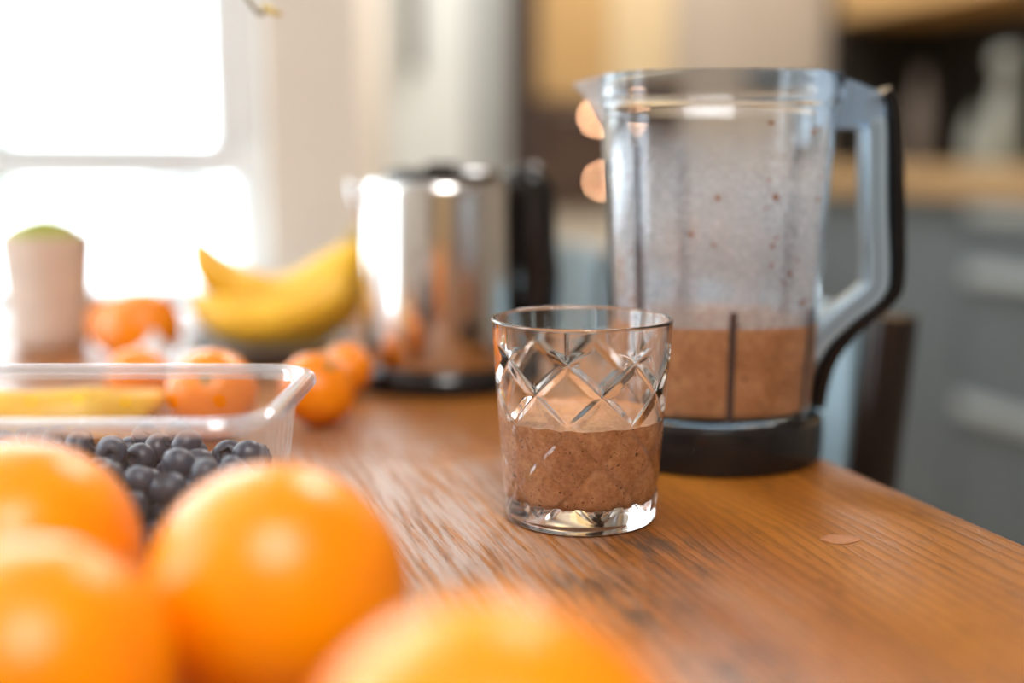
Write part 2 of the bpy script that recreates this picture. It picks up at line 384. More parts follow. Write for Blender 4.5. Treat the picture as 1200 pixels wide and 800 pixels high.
# the window in view
win = rthing('window_1', (WX0 + WX1) / 2, WINU + .085, WZ0); tag(win, kind='structure')
TZ0, TZ1 = 0.886, 0.924
rbox('window_frame', M['frame'], WX0, WX0 + .05, WINU + .05, WINU + .12, WZ0, WZ1, win, .003)
rbox('window_frame', M['frame'], WX1 - .026, WX1, WINU + .05, WINU + .12, WZ0, WZ1, win, .003)
rbox('window_frame', M['frame'], WX0, WX1, WINU + .05, WINU + .12, WZ1 - .05, WZ1, win, .003)
rbox('window_frame', M['frame'], WX0, WX1, WINU + .05, WINU + .12, WZ0, WZ0 + .012, win, .003)
rbox('transom_bar', M['frame'], WX0, WX1, WINU + .045, WINU + .12, TZ0, TZ1, win, .003)
rbox('sash_stile', M['frame'], WX1 - .052, WX1 - .026, WINU + .04, WINU + .10, TZ1, WZ1 - .05, win, .003)
rbox('mullion', M['frame'], -0.62, -0.57, WINU + .05, WINU + .12, WZ0 + .012, WZ1 - .05, win, .003)
for a, b in ((WX0 + .05, -.62), (-.57, WX1 - .026)):
    for z0, z1 in ((WZ0 + .012, TZ0), (TZ1, WZ1 - .05)):
        rbox('pane', M['pane'], a, b, WINU + .083, WINU + .087, z0, z1, win)
# the venetian blind before the upper sash
bl = rthing('venetian_blind', -0.235, WINU + .02, 0.945)
tag(bl, 'white venetian blind with thin open slats hanging before the bright window', 'blind')
sm = box(-0.305, 0.305, -.007, .007, -.0004, .0004)
sm.materials.append(M['slat'])
for k in range(57):
    s = link('slat', sm, None, bl, (0, 0, 0.012 + k * 0.025)); s.rotation_euler = (R(8), 0, 0)
link('bottom_rail', box(-0.305, 0.305, -.011, .011, -.004, .003, .002), M['slat'], bl, (0, 0, 0))
link('head_rail', box(-0.305, 0.305, -.018, .018, 0, .035, .002), M['slat'], bl, (0, 0, 1.44))
for x in (-.22, .22):
    link('cord', tube([(x, -.0105, 0), (x, -.0105, 1.445)], .0006, 6), M['slat'], bl)

# snowy yard outside
link('ground_snow', mesh([(-90, -1.6, -.4), (90, -1.6, -.4), (90, 110, -.4), (-90, 110, -.4)], [(0, 1, 2, 3)]), M['snow'], None, W(0, WINU + .3 + 1.6), (0, 0, ROOM))
tag(bpy.data.objects['ground_snow'], kind='structure')
def tree(v, u, h, r, label, seed):
    t = empty('tree', W(v, u, -.4)); tag(t, label, 'tree', 'trees outside the window')
    link('trunk', tube([(0, 0, 0), (.05, 0, h * .35), (0, .05, h * .7)], [.14, .11, .05], 8), M['bark'], t)
    b = bmesh.new(); bmesh.ops.create_icosphere(b, subdivisions=3, radius=1)
    for x in b.verts:
        d = 1 + .35 * noise.noise(x.co * 2.3 + Vector((seed, 0, 0))) + .18 * noise.noise(x.co * 6 + Vector((seed, 5, 0)))
        x.co = Vector((x.co.x * r * d, x.co.y * r * d, h * .58 + x.co.z * h * .42 * d))
    me = bpy.data.meshes.new('tree_crown'); b.to_mesh(me); b.free()
    link('crown', me, M['crownleaf'], t, smooth=True)
tree(-2.55, 23, 2.3, 1.0, 'pale grey-green tree outside, seen through the lower part of the blind', 1)
tree(-5.4, 25, 1.6, 1.5, 'low grey-green shrub outside at the left edge of the window', 7)
tree(2.3, 42, 1.9, 3.4, 'wide distant tree line outside beside the window frame', 12)

# ================================================================== KITCHEN BEHIND
# fridge and what stands beside it on the far wall
fr = rthing('fridge', 0.80, FARU - .30, 0); tag(fr, 'tall pale green-white fridge standing behind the steel kettle', 'fridge')
rbox('body', M['fridgeside'], 0.67, 1.000, FARU - .58, FARU - .02, .02, 2.02, fr, .012)
rbox('door', M['fridge'], 0.67, 0.895, FARU - .63, FARU - .585, .62, 2.02, fr, .012)
rbox('freezer_door', M['fridge'], 0.67, 0.895, FARU - .63, FARU - .585, .04, .605, fr, .012)
rbox('door_handle', M['brown'], 0.735, 0.752, FARU - .67, FARU - .635, 1.13, 1.55, fr, .006)
rbox('hinge_strip', M['fridgeside'], 0.898, 1.000, FARU - .625, FARU - .585, .04, 2.02, fr, .006)
rbox('filler_panel', M['brown'], 1.005, 1.095, FARU - .60, FARU - .01, 0, 2.30)
tag(bpy.data.objects['filler_panel'], 'narrow dark brown upright panel between the fridge and the wooden cabinet', 'panel')
tall = rthing('tall_cabinet', 1.31, FARU - .30, 0); tag(tall, 'golden oak tall cabinet with built-in dark oven behind the blender jar', 'cabinet')
rbox('carcass', M['oak'], 1.10, 1.515, FARU - .56, FARU - .01, .0, 2.30, tall, .004)
rbox('upper_door', M['oak'], 1.105, 1.315, FARU - .585, FARU - .562, 1.075, 2.29, tall, .003)
rbox('upper_door', M['oakl'], 1.320, 1.510, FARU - .585, FARU - .562, 1.075, 2.29, tall, .003)
ov = rbox('oven', M['oven'], 1.105, 1.510, FARU - .60, FARU - .562, 0.775, 1.065, tall, .004)
me = box(-.17, .17, -.012, .0, -.006, .006, .003); link('oven_handle', me, M['blade'], ov, (0, -.035, .262))
rbox('drawer_front', M['creamp'], 1.105, 1.510, FARU - .585, FARU - .562, .42, .765, tall, .003)
rbox('drawer_front', M['creamp'], 1.105, 1.510, FARU - .585, FARU - .562, .10, .41, tall, .003)
tb = rthing('beige_cabinet', 1.78, FARU - .30, 0); tag(tb, 'tall beige cabinet behind the clear blender jar', 'cabinet')
rbox('carcass', M['beige'], 1.52, 2.055, FARU - .50, FARU - .01, 0, 2.30, tb, .004)
rbox('door', M['beige'], 1.525, 1.785, FARU - .525, FARU - .502, .10, 2.29, tb, .003)
rbox('door', M['beige'], 1.790, 2.05, FARU - .525, FARU - .502, .10, 2.29, tb, .003)

# lower units along the right wall
CF = 1.80
rbox('splashback', M['splash'], RIGHTV - .018, RIGHTV - .001, .98, FARU - .565, .887, 1.31)
tag(bpy.data.objects['splashback'], 'dark splashback behind the wooden worktop', 'splashback')
rbox('end_panel', M['splash'], 2.06, RIGHTV - .020, FARU - .56, FARU - .545, .887, 1.312)
tag(bpy.data.objects['end_panel'], 'dark upright end panel closing the worktop against the beige cabinet', 'panel')
ENDU = FARU - .53
def unit(u0, u1, kind, label):
    t = rthing('base_unit', (CF + RIGHTV) / 2, (u0 + u1) / 2, 0); tag(t, label, 'cabinet', 'grey base units along the right wall')
    rbox('body', M['cabinet'], CF + .02, RIGHTV - .02, u0, u1, .0, .815, t)
    if kind == 'door':
        rbox('door', M['cabinet'], CF - .002, CF + .018, u0 + .002, u1 - .002, .06, .812, t, .002)
    else:
        for z0, z1 in ((.06, .375), (.380, .675), (.680, .812)):
            d = rbox('drawer', M['cabinet'], CF - .002, CF + .018, u0 + .002, u1 - .002, z0, z1, t, .002)
            h = box(-.012, .010, -(u1 - u0) / 2 + .015, (u1 - u0) / 2 - .015, -.034, .0, .003)
            link('rail_handle', h, M['handle'], d, (-.012, 0, z1 - z0 - .002))
unit(2.24, ENDU, 'door', 'plain grey-blue base unit door beside the blender handle')
unit(1.62, 2.235, 'drawers', 'grey-blue drawer unit with pale rail handles at the right edge')
unit(1.0, 1.615, 'drawers', 'grey-blue drawer unit nearest the viewer, beyond the right edge')
rbox('worktop', M['worktop'], CF - .025, RIGHTV - .001, 0.98, ENDU, .82, .885, bev=.004)
tag(bpy.data.objects['worktop'], 'oak worktop on the grey base units', 'worktop')
for k, (u0, u1) in enumerate(((2.30, FARU - .55), (1.30, 2.295))):
    c = rthing('wall_cupboard', 2.24, (u0 + u1) / 2, 1.315)
    tag(c, ('golden oak wall cupboard above the dark splashback, beside the beige cabinet', 'oak wall cupboard nearer the viewer above the right edge')[k], 'cupboard', 'oak wall cupboards')
    rbox('carcass', M['oak'], 2.085, RIGHTV - .001, u0, u1, 1.315, 2.2, c, .002)
    um = (u0 + u1) / 2
    rbox('door', M['oak'], 2.062, 2.083, u0 + .003, um - .002, 1.318, 2.195, c, .002)
    rbox('door', M['oak'], 2.062, 2.083, um + .002, u1 - .003, 1.318, 2.195, c, .002)

def bottle(name, v, u, prof, mat, label, stopper=None):
    t = empty(name, W(v, u, .885)); tag(t, label, 'bottle', 'bottles on the oak worktop')
    link('body', lathe(prof, 32), mat, t, smooth=True, angle=50)
    if stopper:
        b = bmesh.new(); bmesh.ops.create_uvsphere(b, u_segments=20, v_segments=12, radius=stopper[0])
        me = bpy.data.meshes.new('stopper'); b.to_mesh(me); b.free()
        link('stopper', me, mat, t, (0, 0, stopper[1]), smooth=True)
bottle('decanter', 2.10, 2.50, [(0, 0), (.032, 0), (.036, .01), (.036, .12), (.030, .16), (.016, .20), (.015, .225), (.018, .23), (0, .23)], M['bottle'], 'pale clear glass decanter with round stopper on the worktop', (.032, .258))
bottle('tall_bottle', 2.20, 2.96, [(0, 0), (.034, 0), (.036, .01), (.036, .17), (.015, .215), (.014, .27), (0, .27)], M['bottled'], 'dim brown bottle before the splashback, left of the glass decanter')
bottle('small_bottle', 2.12, 2.627, [(0, 0), (.024, 0), (.026, .008), (.026, .09), (.012, .12), (.012, .14), (0, .14)], M['bottle'], 'small glass bottle just left of the decanter')

# two warm lamps by the oven
def lamp(v, z, r, label):
    t = empty('spot_lamp', W(v, FARU - .60, z), ROOM); tag(t, label, 'lamp', 'warm lamps by the oven')
    link('housing', lathe([(0, .0), (r * 1.5, 0), (r * 1.5, .014), (r * 1.05, .014), (r * 1.05, .008), (0, .008)], 24), M['blade'], t, rot=(R(90), 0, 0))
    b = bmesh.new(); bmesh.ops.create_uvsphere(b, u_segments=16, v_segments=10, radius=r)
    me = bpy.data.meshes.new('bulb'); b.to_mesh(me); b.free()
    link('bulb', me, M['warm'], t, (0, -.014, 0), smooth=True)
lamp(1.285, 0.845, .0065, 'small warm lamp glowing low on the oven front')
lamp(1.270, 1.020, .0075, 'small warm lamp glowing at the top of the oven front')

# ================================================================== CHAIRS BEYOND THE TABLE
def chair(u, label, v=.455, tilt=0):
    """back posts near the table edge side: the back lies along u, the seat runs to the table (-v)"""
    t = rthing('dining_chair', v, u, 0); tag(t, label, 'chair', 'chairs on the right side of the table')
    hw = .215
    for s in (-1, 1):
        link('back_post', tube(smooth_path([(.035, s * hw, .001), (.01, s * hw, .40), (.0, s * hw, .62), (.012, s * hw, .786), (.0135, s * hw, .808)], 5), [.0165] * 18 + [.0165, .015, .010], 16), M['blackm'], t, smooth=True)
        link('leg', tube([(-.40, s * hw * .95, .001), (-.385, s * hw * .95, .44)], [.013, .017], 14), M['blackm'], t, smooth=True)
        link('side_rail', tube([(.0, s * hw, .41), (-.385, s * hw * .95, .41)], .012, 12), M['blackm'], t, smooth=True)
    link('seat', box(-.42, -.02, -hw + .0, hw - .0, .435, .475, .016, 3), M['chair'], t, smooth=True)
    # curved upholstered back panel
    loops = []
    for k in range(15):
        y = -hw + .014 + (2 * hw - .028) * k / 14; bow = .035 * (1 - (y / hw) ** 2)
        loops.append([(bow + dx, y, z) for dx, z in ((-.010, .50), (-.012, .51), (-.012, .792), (-.008, .804), (.008, .804), (.012, .792), (.012, .51), (.010, .50))])
    link('backrest', loft(loops), M['chair'], t, smooth=True, angle=50)
    return t
chair(0.865, 'dark dining chair with blue-grey back close behind the blender jar')
chair(1.415, 'farther dining chair with light blue back seen between kettle and jar', v=.50)

# ================================================================== TABLE
TV0, TV1, TU0, TU1 = -.47, .351, -.42, 1.20
tab = rthing('dining_table', (TV0 + TV1) / 2, (TU0 + TU1) / 2, 0)
tag(tab, 'worn brown oak dining table with visible grain', 'table')
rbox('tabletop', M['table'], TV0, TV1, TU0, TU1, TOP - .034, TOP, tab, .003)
for sv in (0, 1):
    for su in (0, 1):
        v0 = TV0 + .04 if sv == 0 else TV1 - .10; u0 = TU0 + .04 if su == 0 else TU1 - .10
        rbox('leg', M['table'], v0, v0 + .06, u0, u0 + .06, 0, TOP - .0345, tab, .004)
rbox('apron', M['table'], TV0 + .06, TV0 + .08, TU0 + .101, TU1 - .101, TOP - .12, TOP - .0345, tab)
rbox('apron', M['table'], TV1 - .08, TV1 - .06, TU0 + .101, TU1 - .101, TOP - .12, TOP - .0345, tab)
rbox('apron', M['table'], TV0 + .101, TV1 - .101, TU0 + .06, TU0 + .08, TOP - .12, TOP - .0345, tab)
rbox('apron', M['table'], TV0 + .101, TV1 - .101, TU1 - .08, TU1 - .06, TOP - .12, TOP - .0345, tab)

# ================================================================== TUMBLER WITH CUT DIAMONDS
GX, GY, GH = 0.0306, 0.5177, 0.0896
def glass_r(z): return .0333 + (.0398 - .0333) * max(0, z) / GH
def make_glass():
    N = 512
    rows = [.75, .8]
    Z0, P, NC = .0743, .0139, 8
    th0 = -pi / 2 + math.atan2(GX, GY) * -1 - R(9)
    def cut(th, z):
        r = glass_r(z); q = (th - th0) / (2 * pi / NC)          # node columns at whole q (rows A)
        rowf = (Z0 - z) / P                                        # 0 = first row of nodes, 1 = second ...
        step = 2 * pi * r / NC / 2                                 # half spacing in metres
        a = (q * 2 - rowf) / 2; b = (q * 2 + rowf) / 2            # whole on the two families of lines
        cs = step * P / sqrt(step * step + P * P) * 2
        da = abs(a - round(a)) * cs; db = abs(b - round(b)) * cs
        fade = 1.0
        if rowf < 0: fade = max(0.0, 1 + rowf / .42)
        if rowf > 4.45: fade = max(0.0, 1 - (rowf - 4.45) / .45)
        wdt = .0026
        d = 0.0
        for x in (da, db):
            if x < wdt: d = max(d, (1 - x / wdt) * .0012 * fade)
        # star cuts at the nodes
        rr = round(rowf); off = (rr % 2) / 2.0
        dq = (q - off) - round(q - off); hx = dq * 2 * step; hz = (rowf - rr) * P
        if 0 <= rr <= 4:
            L = .0062 if rr < 2 else .0044
            for (al, ac) in ((hz, hx), (hx, hz)):
                if abs(al) < L:
                    ww = .0010 * (1 - abs(al) / L) ** .6
                    if abs(ac) < ww: d = max(d, .0011 * (1 - abs(ac) / ww) * (1 - abs(al) / L))
        # mould seam line under the rim, above the nodes
        hq = q - round(q)
        if -1.9 < rowf < 0 and abs(hq * 2 * step) < .0005: d = max(d, .00025 * (1 - abs(hq * 2 * step) / .0005))
        return d
    loops = []
    def ring(r, z): return [(r * cos(2 * pi * k / N), r * sin(2 * pi * k / N), z) for k in range(N)]
    # underside with a hollow, rounded foot, cut wall, rim, inner wall, thick floor
    for r, z in ((.004, .0016), (.015, .0015), (.024, .0013), (.0275, .0009), (.0295, .0002), (.0305, 0), (.0318, .0003), (.0327, .0011), (.0333, .0024)): loops.append(ring(r, z))
    nz = 176
    for i in range(nz + 1):
        z = .0034 + (GH - .0016 - .0034) * i / nz; l = []
        for k in range(N):
            th = 2 * pi * k / N; r = glass_r(z) - (cut(th, z) if z < .0880 else 0)
            l.append((r * cos(th), r * sin(th), z))
        loops.append(l)
    ro = glass_r(GH); ri = ro - .0021
    for a in range(0, 181, 30): loops.append(ring((ro + ri) / 2 + (ro - ri) / 2 * cos(R(a)), GH - .0011 + .0011 * sin(R(a))))
    for i in range(1, 25):
        z = GH - .0016 - (GH - .0016 - .0150) * i / 24; loops.append(ring(glass_r(z) - .0021 - .0011 * (i / 24) ** 1.5, z))
    rb = glass_r(.015) - .0032
    for a in range(15, 91, 15): loops.append(ring(rb - .0035 + .0035 * cos(R(a)), .0150 - .0035 * sin(R(a))))
    loops.append(ring(.012, .0113)); loops.append(ring(.003, .0112))
    return loft(loops)
gl = tag(link('drinking_glass', make_glass(), M['glass'], None, (GX, GY, TOP + .0003), smooth=True), 'clear tumbler cut with diamonds, half full, on the bare table', 'glass')

def smoothie_mesh(rf, zb, zt, n=96, rbot=.0035, lip=.0012, seed=0, rough=.0005):
    loops = []
    def ring(r, z, wob=0): return [(r * cos(2 * pi * k / n), r * sin(2 * pi * k / n), z + wob * noise.noise(Vector((r * 160 * cos(2 * pi * k / n), r * 160 * sin(2 * pi * k / n), seed)))) for k in range(n)]
    r0 = rf(zb)
    for r in (.004, r0 * .5, r0 - rbot): loops.append(ring(r, zb))
    for a in (30, 60, 90): loops.append(ring(rf(zb + rbot) - rbot + rbot * sin(R(a)), zb + rbot - rbot * cos(R(a))))
    m = 14
    for i in range(1, m + 1):
        z = zb + rbot + (zt + lip - zb - rbot) * i / m
        loops.append(ring(rf(z), z, .0010 if i == m else 0))
    rt = rf(zt)
    for fr_, dz in ((.985, lip * .9), (.96, lip * .3), (.90, 0), (.75, 0), (.55, 0), (.35, 0), (.15, 0), (.03, 0)):
        loops.append(ring(rt * fr_, zt + dz, .0012 if dz == 0 else rough))
    return loft(loops)
tag(link('smoothie_serving', smoothie_mesh(lambda z: glass_r(z) - .0021 - .0010 * ((GH - z) / .075) ** 1.5 + .0003, .0110, .0455), M['smoothie'], None, (GX, GY, TOP), smooth=True, angle=60),
    'speckled pinkish brown smoothie filling the lower half of the cut glass tumbler', 'smoothie')

# drop of smoothie on the wood
dl = [[((.0075 - i * i * .00045) * cos(2 * pi * k / 32) * (1 + .18 * sin(2 * 2 * pi * k / 32 + 1) + .10 * sin(3 * 2 * pi * k / 32)), (.0075 - i * i * .00045) * .85 * sin(2 * pi * k / 32) * (1 + .12 * cos(3 * 2 * pi * k / 32)), i * .00014) for k in range(32)] for i in range(4)]
tag(link('smoothie_drop', loft(dl), M['dried'], None, (.1381, .4838, TOP + .0002), smooth=True, angle=60), 'small dried drop of smoothie on the table right of the glass', 'drop')

# ================================================================== BLENDER JAR
JX, JY = 0.1075, 0.638
def sq(r, n=2.5, N=160, z=0.0):
    out = []
    for k in range(N):
        t = 2 * pi * k / N + pi / N; c, s = cos(t), sin(t)
        rr = r / (abs(c) ** n + abs(s) ** n) ** (1 / n)
        out.append((rr * c, rr * s, z))
    return out
def jar_r(z): return .0512 + (.0600 - .0512) * ((z - .022) / .165) ** 0.9 if z < .1845 else .0612
jar = empty('blender_jar', (JX, JY, TOP)); tag(jar, 'clear blender jar with black base and handle, streaked with smoothie', 'blender jar')
# collar with the blade unit
link('base_collar', lathe([(0, .0005), (.0585, .0005), (.0600, .0020), (.0605, .006), (.0605, .0190), (.0597, .0225), (.0570, .0245), (.0525, .0250), (.0525, .0215), (0, .0215)], 96), M['black'], jar, smooth=True, angle=35)
# jar body: wall with real thickness
zs = [.0225, .024, .03] + [.03 + i * .0155 for i in range(1, 10)] + [.1790, .1830]
loops = [sq(jar_r(.0225) - .020, z=.0225)] + [sq(jar_r(z), z=z) for z in zs]
loops += [sq(.0606, z=.1842), sq(.0616, z=.1850), sq(.0622, z=.1900), sq(.0628, z=.1985), sq(.0624, z=.2003), sq(.0612, z=.2005), sq(.0604, z=.1990), sq(.0598, z=.1900), sq(.0592, z=.1850)]
loops += [sq(jar_r(z) - .0023, z=z) for z in reversed(zs[3:])] + [sq(jar_r(.03) - .0026, z=.0275), sq(jar_r(.03) - .006, z=.0256), sq(jar_r(.03) - .022, z=.0255)]
link('jar_body', loft(loops), M['jar'], jar, smooth=True, angle=40)
# spout lip, left
sp = []
for i in range(7):
    t = i / 6; x = -.0598 - .0155 * t; z = .2003 - .0035 * t * t
    wv = .020 * (1 - t) ** .8 + .0035; dp = .0235 * (1 - t) ** 1.3 + .0025
    sp.append([(x, -wv, z), (x, -wv * .55, z - dp * .75), (x, 0, z - dp), (x, wv * .55, z - dp * .75), (x, wv, z), (x, wv * .86, z), (x, wv * .45, z - dp * .75 + .0022), (x, 0, z - dp + .0024), (x, -wv * .45, z - dp * .75 + .0022), (x, -wv * .86, z)])
link('spout', loft(sp), M['lip'], jar, smooth=True, angle=60)
# stops: ribs standing inward from the wall
for ang, z1 in ((-88, .083), (-40, .083), (-139, .165), (30, .165), (100, .165)):
    a = R(ang); lp = []
    for z in (.027, .06, .1, .14, z1):
        if z > z1: continue
        n = 2.5; rr = (jar_r(z) - .0026) / (abs(cos(a)) ** n + abs(sin(a)) ** n) ** (1 / n)
        lp.append([((rr - d) * cos(a) - w_ * sin(a), (rr - d) * sin(a) + w_ * cos(a), z) for d, w_ in ((-.0010, -.0019), (-.0010, .0019), (.0040, .0012), (.0046, 0), (.0040, -.0012))])
    if len(lp) < 2: continue
    lp[-1] = [(x, y, z1) for x, y, z in lp[-1]]
    link('rib', loft(lp), M['rib'], jar, smooth=True, angle=50)
# residue clinging to the inside
link('residue_film', loft([sq(jar_r(.074 + i * .0085) - .0026, z=.074 + i * .0085) for i in range(13)], False, False), M['film'], jar, smooth=True)
# blade hub and blades (under the smoothie)
hub = link('blade_hub', lathe([(0, .0260), (.010, .0260), (.010, .036), (.006, .042), (0, .043)], 24), M['blade'], jar, smooth=True, angle=40)
for k in range(4):
    a = k * pi / 2; bme = mesh([(.005, -.004, .038), (.030, -.001, .044 + (k % 2) * .004), (.028, .004, .044 + (k % 2) * .004), (.005, .004, .038), (.005, -.004, .0395), (.030, -.001, .0452 + (k % 2) * .004), (.028, .004, .0452 + (k % 2) * .004), (.005, .004, .0395)],
                               [(0, 3, 2, 1), (4, 5, 6, 7), (0, 1, 5, 4), (1, 2, 6, 5), (2, 3, 7, 6), (3, 0, 4, 7)])
    link('blade', bme, M['blade'], hub, rot=(0, 0, a))
# handle: clear bracket, silver inner half, black outer strip
def strip(pts, hw, th, bev=.0015):
    """band swept in the xz plane; hw half width in y, th thickness across"""
    p = smooth_path([(x, 0, z) for x, z in pts], 6); lp = []
    for i, q in enumerate(p):
        t = (p[min(i + 1, len(p) - 1)] - p[max(i - 1, 0)]).normalized(); nn = Vector((t.z, 0, -t.x)); y = Vector((0, 1, 0))
        c = []
        for a, b in ((-1, -.7), (-.7, -1), (.7, -1), (1, -.7), (1, .7), (.7, 1), (-.7, 1), (-1, .7)):
            c.append(q + nn * (a * th / 2) + y * (b * hw))
        lp.append(c)
    return loft(lp)
link('handle_bracket', loft([[(x, y * s, z) for x, y, z in ((.0565, -1, .2000), (.0565, 1, .2000), (.0565, 1, .1745), (.0565, -1, .1745))] for s in (.016,)] +
     [[(.068, -.013, .1975), (.068, .013, .1975), (.068, .012, .1735), (.068, -.012, .1735)], [(.080, -.011, .1930), (.080, .011, .1930), (.080, .010, .1730), (.080, -.010, .1730)], [(.086, -.009, .1895), (.086, .009, .1895), (.086, .008, .1745), (.086, -.008, .1745)]]), M['jarsolid'], jar)
link('handle_core', strip([(.0805, .1790), (.0818, .1700), (.0840, .1300), (.0865, .0985), (.0840, .0880), (.0700, .0760), (.0580, .0640), (.0520, .0540)], .0105, .0125), M['handle_clear'], jar, smooth=True, angle=40)
link('handle_groove', strip([(.0800, .1770), (.0810, .1700), (.0832, .1300), (.0857, .0990), (.0833, .0884), (.0693, .0766), (.0573, .0646), (.0522, .0560)], .0109, .0026), M['groove'], jar, smooth=True, angle=40)
link('handle_grip', strip([(.0850, .1925), (.0905, .1830), (.0935, .1500), (.0965, .1000), (.0925, .0845), (.0740, .0680), (.0620, .0500), (.0570, .0260)], .0125, .0075), M['black'], jar, smooth=True, angle=40)
tag(link('blended_smoothie', fix(loft([sq(.004, z=.0262), sq(jar_r(.03) - .009, z=.0262), sq(jar_r(.031) - .0020, z=.030)] + [sq(jar_r(z) - .0020, z=z) for z in (.04, .05, .06, .070, .0745)] + [sq(jar_r(.073) - .004, z=.0742), sq(jar_r(.073) - .008, z=.0730), sq(.03, z=.0728), sq(.003, z=.0728)])), M['smoothie'], None, (JX, JY, TOP), smooth=True, angle=50),
    'brown smoothie left in the bottom of the blender jar', 'smoothie')

# ================================================================== KETTLE
KX, KY = -.049, .838
ket = empty('kettle', (KX, KY, TOP)); tag(ket, 'brushed steel kettle with black lid, foot and handle behind the glass', 'kettle'); ket.scale = (1, 1, .965)
link('base', lathe([(0, .0005), (.0605, .0005), (.0620, .003), (.0615, .010), (.0585, .016), (.0560, .018), (0, .018)], 80), M['black'], ket, smooth=True, angle=40)
link('body', lathe([(0, .0185), (.0555, .0185), (.0560, .021), (.0556, .06), (.0550, .10), (.0545, .141), (.0535, .1455), (.0505, .1485), (0, .1485)], 96), M['steel'], ket, smooth=True, angle=40)
lid = link('lid', lathe([(0, .1487), (.0390, .1487), (.0400, .1500), (.0395, .1545), (.0350, .1570), (0, .1575)], 64), M['black'], ket, smooth=True, angle=40)
link('knob', lathe([(0, .1575), (.010, .1575), (.0115, .1590), (.0105, .1610), (0, .1615)], 32), M['black'], lid, smooth=True, angle=50)
link('handle', tube(smooth_path([(.050, -.006, .1400), (.060, -.008, .1470), (.0655, -.010, .1400), (.0665, -.010, .1000), (.0690, -.010, .0780), (.0665, -.010, .0500), (.060, -.008, .0300), (.050, -.006, .0280)], 6), .0135, 20), M['black'], ket, smooth=True)
link('spout', loft([[(-.0500, -.016, .145), (-.0500, .016, .145), (-.0500, .010, .112), (-.0500, -.010, .112)], [(-.0600, -.009, .1465), (-.0600, .009, .1465), (-.0585, .005, .122), (-.0585, -.005, .122)], [(-.0655, -.003, .1475), (-.0655, .003, .1475), (-.0635, .002, .134), (-.0635, -.002, .134)]]), M['steel'], ket, smooth=True, angle=50)

# ================================================================== ORANGES AND MANDARINS
def fruit_mesh(name, r, squash, seed, seg=64):
    b = bmesh.new(); bmesh.ops.create_uvsphere(b, u_segments=seg, v_segments=seg // 2, radius=1)
    for v in b.verts:
        d = v.co.normalized(); k = 1 + .012 * noise.noise(d * 1.6 + Vector((seed, 0, 0)))
        pole = max(0, d.z) ; dim = .045 * math.exp(-((1 - pole) / .018)) if pole > .8 else 0
        v.co = Vector((d.x * r * k, d.y * r * k, d.z * r * squash * (k - dim)))
    me = bpy.data.meshes.new(name); b.to_mesh(me); b.free(); return me
def fruit(name, cat, x, y, r, rot, mat, label, group, squash=.97, seed=0):
    me = fruit_mesh(name, r, squash, seed)
    o = link(name, me, M[mat], None, (x, y, TOP + r), rot, smooth=True); tag(o, label, cat, group)
    # rest on the wood
    bpy.context.view_layer.update()
    low = min((o.matrix_world @ v.co).z for v in me.vertices); o.location.z += TOP + .0002 - low
    st = []
    for i, (rr, zz) in enumerate(((.0035, .93), (.0038, .955), (.0028, .968), (.0012, .966))):
        st.append([(rr * (1 + .25 * (k % 2)) * cos(2 * pi * k / 10), rr * (1 + .25 * (k % 2)) * sin(2 * pi * k / 10), r * squash * zz) for k in range(10)])
    link('calyx', loft(st), M['calyx'], o, smooth=True, angle=50)
    return o
FG = 'big oranges at the front edge of the view'; MG = 'mandarins at the back of the table'
fruit('orange', 'orange', -.0668, .3256, .0372, (R(150), R(20), 0), 'orange', 'large round orange in front of the berry punnet, middle of the front fruit', FG, seed=1)
fruit('orange', 'orange', -.1500, .3480, .0374, (R(120), R(-30), R(40)), 'orange', 'orange at the left edge, directly before the punnet', FG, seed=2)
fruit('orange', 'orange', -.1150, .2710, .0342, (R(80), R(170), 0), 'orange', 'orange in the bottom left corner, before the others', FG, seed=3)
fruit('orange', 'orange', -.0041, .2096, .0390, (R(140), R(-20), R(10)), 'orange', 'most blurred orange at the bottom edge, nearest the viewer', FG, seed=4)
fruit('mandarin', 'mandarin', -.2829, .9016, .0306, (R(35), R(-20), 0), 'mandarin', 'round mandarin between the plant pot and the bananas', MG, .95, 5)
fruit('mandarin', 'mandarin', -.3190, .9600, .0255, (R(10), R(20), 0), 'mandarin', 'mandarin half hidden behind another, right beside the plant pot', MG, .93, 6)
fruit('mandarin', 'mandarin', -.1720, .6720, .0255, (R(60), R(10), 0), 'mandarin', 'mandarin seen through the back wall of the punnet, before the dark plate', MG, .95, 7)
fruit('mandarin', 'mandarin', -.1165, .7030, .0232, (R(25), R(30), 0), 'mandarin', 'mandarin beside the right back corner of the punnet', MG, .88, 8)
fruit('mandarin', 'mandarin', -.1120, .7850, .0195, (R(15), R(-30), 0), 'mandarin', 'mandarin behind the one at the punnet corner, near the kettle', MG, .9, 9)
fruit('mandarin', 'mandarin', -.2400, .7560, .0205, (R(-25), R(15), 0), 'mandarin', 'mandarin hidden low behind the punnet rim, under the round mandarin', MG, .92, 10)

